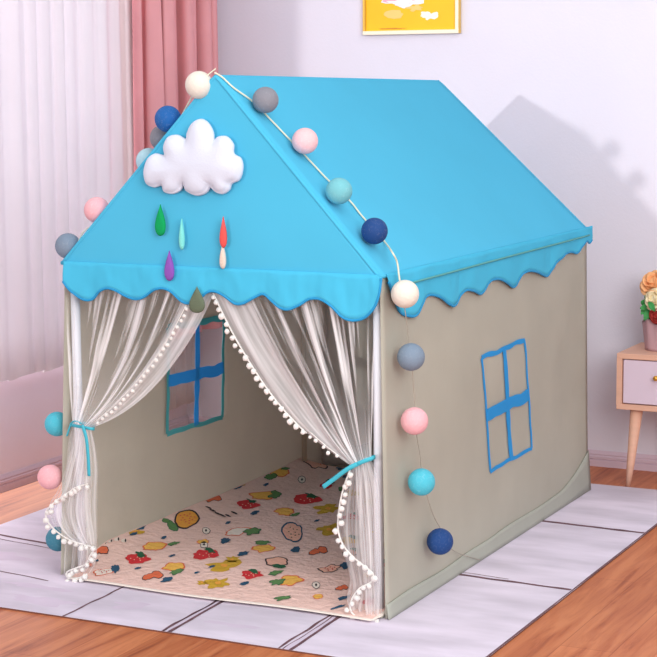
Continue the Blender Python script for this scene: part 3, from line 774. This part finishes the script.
# behind the other slope and down the far wall
leftp = []
for x, y, k, yy, l in ((168, 119, 'blue', .09, 'blue cotton ball peeping over the far slope'), (163, 138, 'grey', .10, 'grey cotton ball peeping over the far slope'), (149, 161, 'paleblue', .08, 'pale blue cotton ball peeping over the far slope'),
                       (97, 210, 'rose', .075, 'pink cotton ball peeping over the far slope'), (68, 246, 'slate', .07, 'slate cotton ball at the far eave')):
    nl = Vector((-Nr.x, 0, Nr.z)).normalized(); p0 = slope(-1)(.03, .5)+nl*(BR+.001); p = onplane(x, y, p0, nl)
    leftp.append(p); cball(p, k, l)
for x, y, k, l in ((57, 424, 'cyan', 'cyan cotton ball beside the far wall'), (50, 477, 'rose', 'pink cotton ball beside the far wall'), (58, 539, 'dteal', 'teal cotton ball low behind the tulle')):
    p = on(x, y, 0, -BR-.003); leftp.append(p); cball(p, k, l, BR*.98)
bm = bmesh.new()
rp = [onplane(x, y, Pr+Nr*.005, Nr) for x, y in ((222, 77), (234, 88), (252, 101), (270, 119), (292, 142), (312, 163), (328, 180), (350, 201), (362, 216), (384, 241))]
cordp = spline([slope(1)(.0, .0)+Vector((0, -.004, .006))]+rp+[on(392, 252, 0, xs+.012), on(397, 262, 0, xs+.018), on(399, 276, 0, xs+.022), on(401, 288, 0, xs+.026)], 5)
tube(bm, cordp, .0024, 6, 0)
tube(bm, [onplane(251, 101, Pr+Nr*.006, Nr), onplane(258, 99, Pr+Nr*.02, Nr)], .003, 6, 0)
hang = [on(x, y, 0, .985) for x, y in ((404, 303), (407, 325), (409, 345), (411, 357), (413, 380), (415, 405), (416, 430), (420, 455), (423, 480), (432, 512), (441, 530), (447, 545), (458, 553), (470, 557), (480, 560))]
tube(bm, spline(hang, 5), .0011, 6, 1)
nl = Vector((-Nr.x, 0, Nr.z)).normalized(); lp = [Vector((.5, .02, 1.368)), on(199, 85, 1, .02)]+[p-nl*(BR-.003) if i < 5 else Vector((-.005, max(.03, p.y), p.z)) for i, p in enumerate(leftp)]
tube(bm, spline(lp, 6), .0018, 6, 0)
link('cord', bm, [M['cord'], M['cord_grey']], garland)

# ---------------------------------------------------------------- nightstand
f0 = on(628, 487, 2, 0); X0, Y0, X1, Y1 = 1.038, f0.y-.02, 1.50, 1.955
ns = thing('nightstand', 'pale wooden nightstand with lilac drawer front against the back wall', 'nightstand', ((X0+X1)/2, (Y0+Y1)/2, 0))
bm = bmesh.new()
zb_, zt2 = .262, .448; th = .018
box(bm, (X0, Y0, zb_), (X1, Y1, zb_+th), .002); box(bm, (X0, Y0, zt2-th), (X1, Y1, zt2), .002)
box(bm, (X0, Y0+.0005, zb_+th-.005), (X0+th, Y1, zt2-th+.005)); box(bm, (X1-th, Y0+.0005, zb_+th-.005), (X1, Y1, zt2-th+.005))
box(bm, (X0+th, Y1-.012, zb_+th), (X1-th, Y1-.004, zt2-th)); link('carcass', bm, M['wood'], ns, smooth=False)
bm = bmesh.new(); box(bm, (X0+th+.003, Y0+.004, zb_+th+.003), (X1-th-.003, Y0+.02, zt2-th-.003), .003); dr = link('drawer', bm, M['drawer'], ns, smooth=False)
bm = bmesh.new(); kx = on(656.5, 376, 1, Y0); tube(bm, [(kx.x+.002, Y0+.005, .375), (kx.x+.002, Y0-.012, .375)], .004, 10)
g = bmesh.ops.create_uvsphere(bm, u_segments=16, v_segments=10, radius=.009, matrix=Matrix.Translation((kx.x+.002, Y0-.016, .375))); link('knob', bm, M['gold'], dr)['label'] = 'brass knob'
for lx, ly, fx, fy2 in ((X0+.060, Y0+.035, f0.x, f0.y), (X1-.06, Y0+.035, X1-.03, f0.y), (X0+.12, Y1-.04, X0+.11, Y1-.03), (X1-.06, Y1-.04, X1-.03, Y1-.03)):
    bm = bmesh.new(); tube(bm, [(fx, fy2, 0.0), (fx+(lx-fx)*.3, fy2+(ly-fy2)*.3, .08), (lx, ly, zb_+.002)], [.008, .013, .021], 20); link('leg', bm, M['wood'], ns)

# ---------------------------------------------------------------- bouquet
by = Y0+.13; bx = on(661, 330, 1, by).x
bq = thing('bouquet', 'bouquet of peach and cream roses in mauve paper standing on the nightstand', 'bouquet', (bx, by, zt2))
bm = bmesh.new()
def wrap(u, v):
    a = 2*math.pi*u; r = .050+.008*v+.004*math.sin(a*8)*v
    return Vector((bx+r*math.cos(a), by+r*math.sin(a), zt2+.0005+.10*v+.010*math.sin(a*5)*v))
surf(bm, wrap, 64, 10); ring_ = [bm.verts.new(wrap(i/32, 0)) for i in range(32)]; bm.faces.new(ring_)
link('paper_wrap', bm, mat('mauve_paper', (196, 160, 168), .6), bq, solid=.0015)
bm = bmesh.new(); lathe(bm, [(.001, .09), (.05, .10), (.062, .135), (.05, .16), (.001, .165)], (bx, by, zt2), 20); link('foliage_core', bm, mat('dark_leaf', (70, 112, 62), .7, bump=.5, bscale=60), bq)
def rose(c, r, rgb, nm, up=Vector((-.3, -.6, .7))):
    q_ = Vector((0, 0, 1)).rotation_difference(up.normalized()).to_matrix(); bm = bmesh.new()
    ball(bm, c, r*.42, 12)
    for ringi, (n, rr, h, op) in enumerate(((3, .35, .75, .2), (5, .6, .7, .45), (6, .85, .5, .8), (7, 1.0, .25, 1.1))):
        for k in range(n):
            a0 = 2*math.pi*(k/n)+ringi*.7
            def f(u, v, a0=a0, rr=rr, h=h, op=op, n=n):
                a = a0+(u-.5)*2*math.pi/n*1.5
                w = math.sin(math.pi*min(.97, max(.03, u)))**.4
                rad = r*rr*(.35+.65*v**.8+.12*op*v*v); z = r*(-.5+(h+.5)*v*w-.25*op*v**4)
                return c+q_ @ Vector((rad*math.cos(a), rad*math.sin(a), z))
            surf(bm, f, 8, 6)
    link('rose', bm, mat(nm, rgb, .7), bq, solid=.0012)['label'] = nm.replace('_', ' ')
def BP(x, y, d=-.05): return on(x, y, 1, by+d)
rose(BP(654, 283, -.03), .046, (250, 190, 136), 'peach_rose', Vector((-.2, -.7, .6)))
rose(BP(655, 299, -.065), .036, (246, 232, 196), 'cream_rose', Vector((-.3, -.9, .3)))
rose(BP(658, 315, -.07), .028, (176, 58, 54), 'red_rose', Vector((-.1, -1, .1)))
rose(BP(669, 300, -.04), .036, (250, 240, 226), 'white_rose', Vector((.4, -.8, .4)))
rose(BP(673, 286, .02), .04, (244, 170, 150), 'pink_rose', Vector((.4, .1, .8)))
rose(BP(662, 284, .06), .036, (238, 196, 120), 'yellow_rose', Vector((.2, .3, .8)))
lm = mat('green_leaf', (64, 150, 80), .6, var=.3, vscale=30)
def leaf(base, tip, w, droop=.01):
    base, tip = Vector(base), Vector(tip); d = tip-base; s = d.cross(Vector((.2, -1, .1))).normalized(); bm = bmesh.new()
    surf(bm, lambda u, v: base+d*v+s*(u-.5)*2*w*math.sin(math.pi*min(.99, max(.01, v)))**.8+Vector((0, 0, -droop*v*v+.006*abs(u-.5))), 6, 10)
    link('leaf', bm, lm, bq, solid=.001)
for (tx, ty), (qx, qy), w_, d_ in (((641, 299), (650, 306), .014, -.06), ((641, 312), (651, 305), .015, -.065), ((644, 318), (652, 309), .014, -.07), ((640, 306), (650, 308), .012, -.075), ((645, 293), (651, 302), .011, -.06), ((655, 309), (648, 303), .010, -.11), ((668, 318), (660, 308), .012, -.09), ((680, 300), (668, 304), .014, .0)):
    leaf(BP(qx, qy, d_+.02), BP(tx, ty, d_), w_)

# ---------------------------------------------------------------- picture
a, b = on(363, 34, 1, YB-.02), on(459, 34.5, 1, YB-.02)
px0, px1, pz0, pz1 = a.x, b.x, (a.z+b.z)/2, (a.z+b.z)/2+.46
pf = thing('picture_frame', 'yellow abstract print in a gold frame hung on the back wall', 'picture', ((px0+px1)/2, YB, pz0))
bm = bmesh.new(); t2 = .014
for mi, lo, hi in ((0, (px0, YB-.024, pz0), (px0+t2*.6, YB-.001, pz1)), (1, (px0, YB-.025, pz0), (px1+.0006, YB-.001, pz0+t2)), (1, (px1-t2, YB-.024, pz0+t2-.002), (px1, YB-.001, pz1)), (0, (px0, YB-.024, pz1-t2), (px1, YB-.001, pz1))):
    box(bm, lo, hi, .002, mi)
bm.normal_update()
for f in bm.faces:
    if f.normal.x > .7: f.material_index = 0
link('frame', bm, [M['frame'], M['frame_highlight']], pf, smooth=False)
bm = bmesh.new(); yy = YB-.012; uvl = None
bm.faces.new([bm.verts.new(v) for v in ((px0+.006, yy, pz0+.01), (px1-.01, yy, pz0+.01), (px1-.01, yy, pz1-.01), (px0+.006, yy, pz1-.01))]).material_index = 0
def art(px, py, rx, ry, mi, sd_, l, rough=.4):
    c = on(px, py, 1, yy); vs = []
    for k in range(32):
        a_ = 2*math.pi*k/32; q_ = 1+rough*noise.noise(Vector((math.cos(a_)*2, math.sin(a_)*2, sd_)))*1.5
        vs.append(bm.verts.new((c.x+rx*.0037*q_*math.cos(a_), yy-.0006*l, c.z+ry*.0030*q_*math.sin(a_))))
    bm.faces.new(vs).material_index = mi
art(404, -6, 27, 15, 1, 1.3, 1, .3); art(404, -8, 22, 10, 2, 2.1, 2, .5); art(403, 2, 12, 3.5, 1, 6.2, 3, .6)
art(394, 14.5, 10.5, 5, 3, 4.4, 1, .2); art(415, 8, 7, 3, 3, 9.7, 2, .6); art(430, 15.5, 10, 4, 4, 7.9, 1, .7); art(392, 28.6, 14, .8, 5, 3, 1)
art(380, -60, 20, 22, 3, 8, 1); art(430, -80, 24, 18, 4, 5, 1)
link('print', bm, [mat('yellow_print', (250, 196, 28), .35, var=.06, vscale=4), mat('print_white', (250, 240, 240), .4), mat('print_pink', (240, 176, 196), .4), mat('print_peach', (250, 206, 120), .4), mat('print_cream', (252, 246, 230), .4), mat('print_brown', (214, 140, 40), .4)], pf, smooth=False)
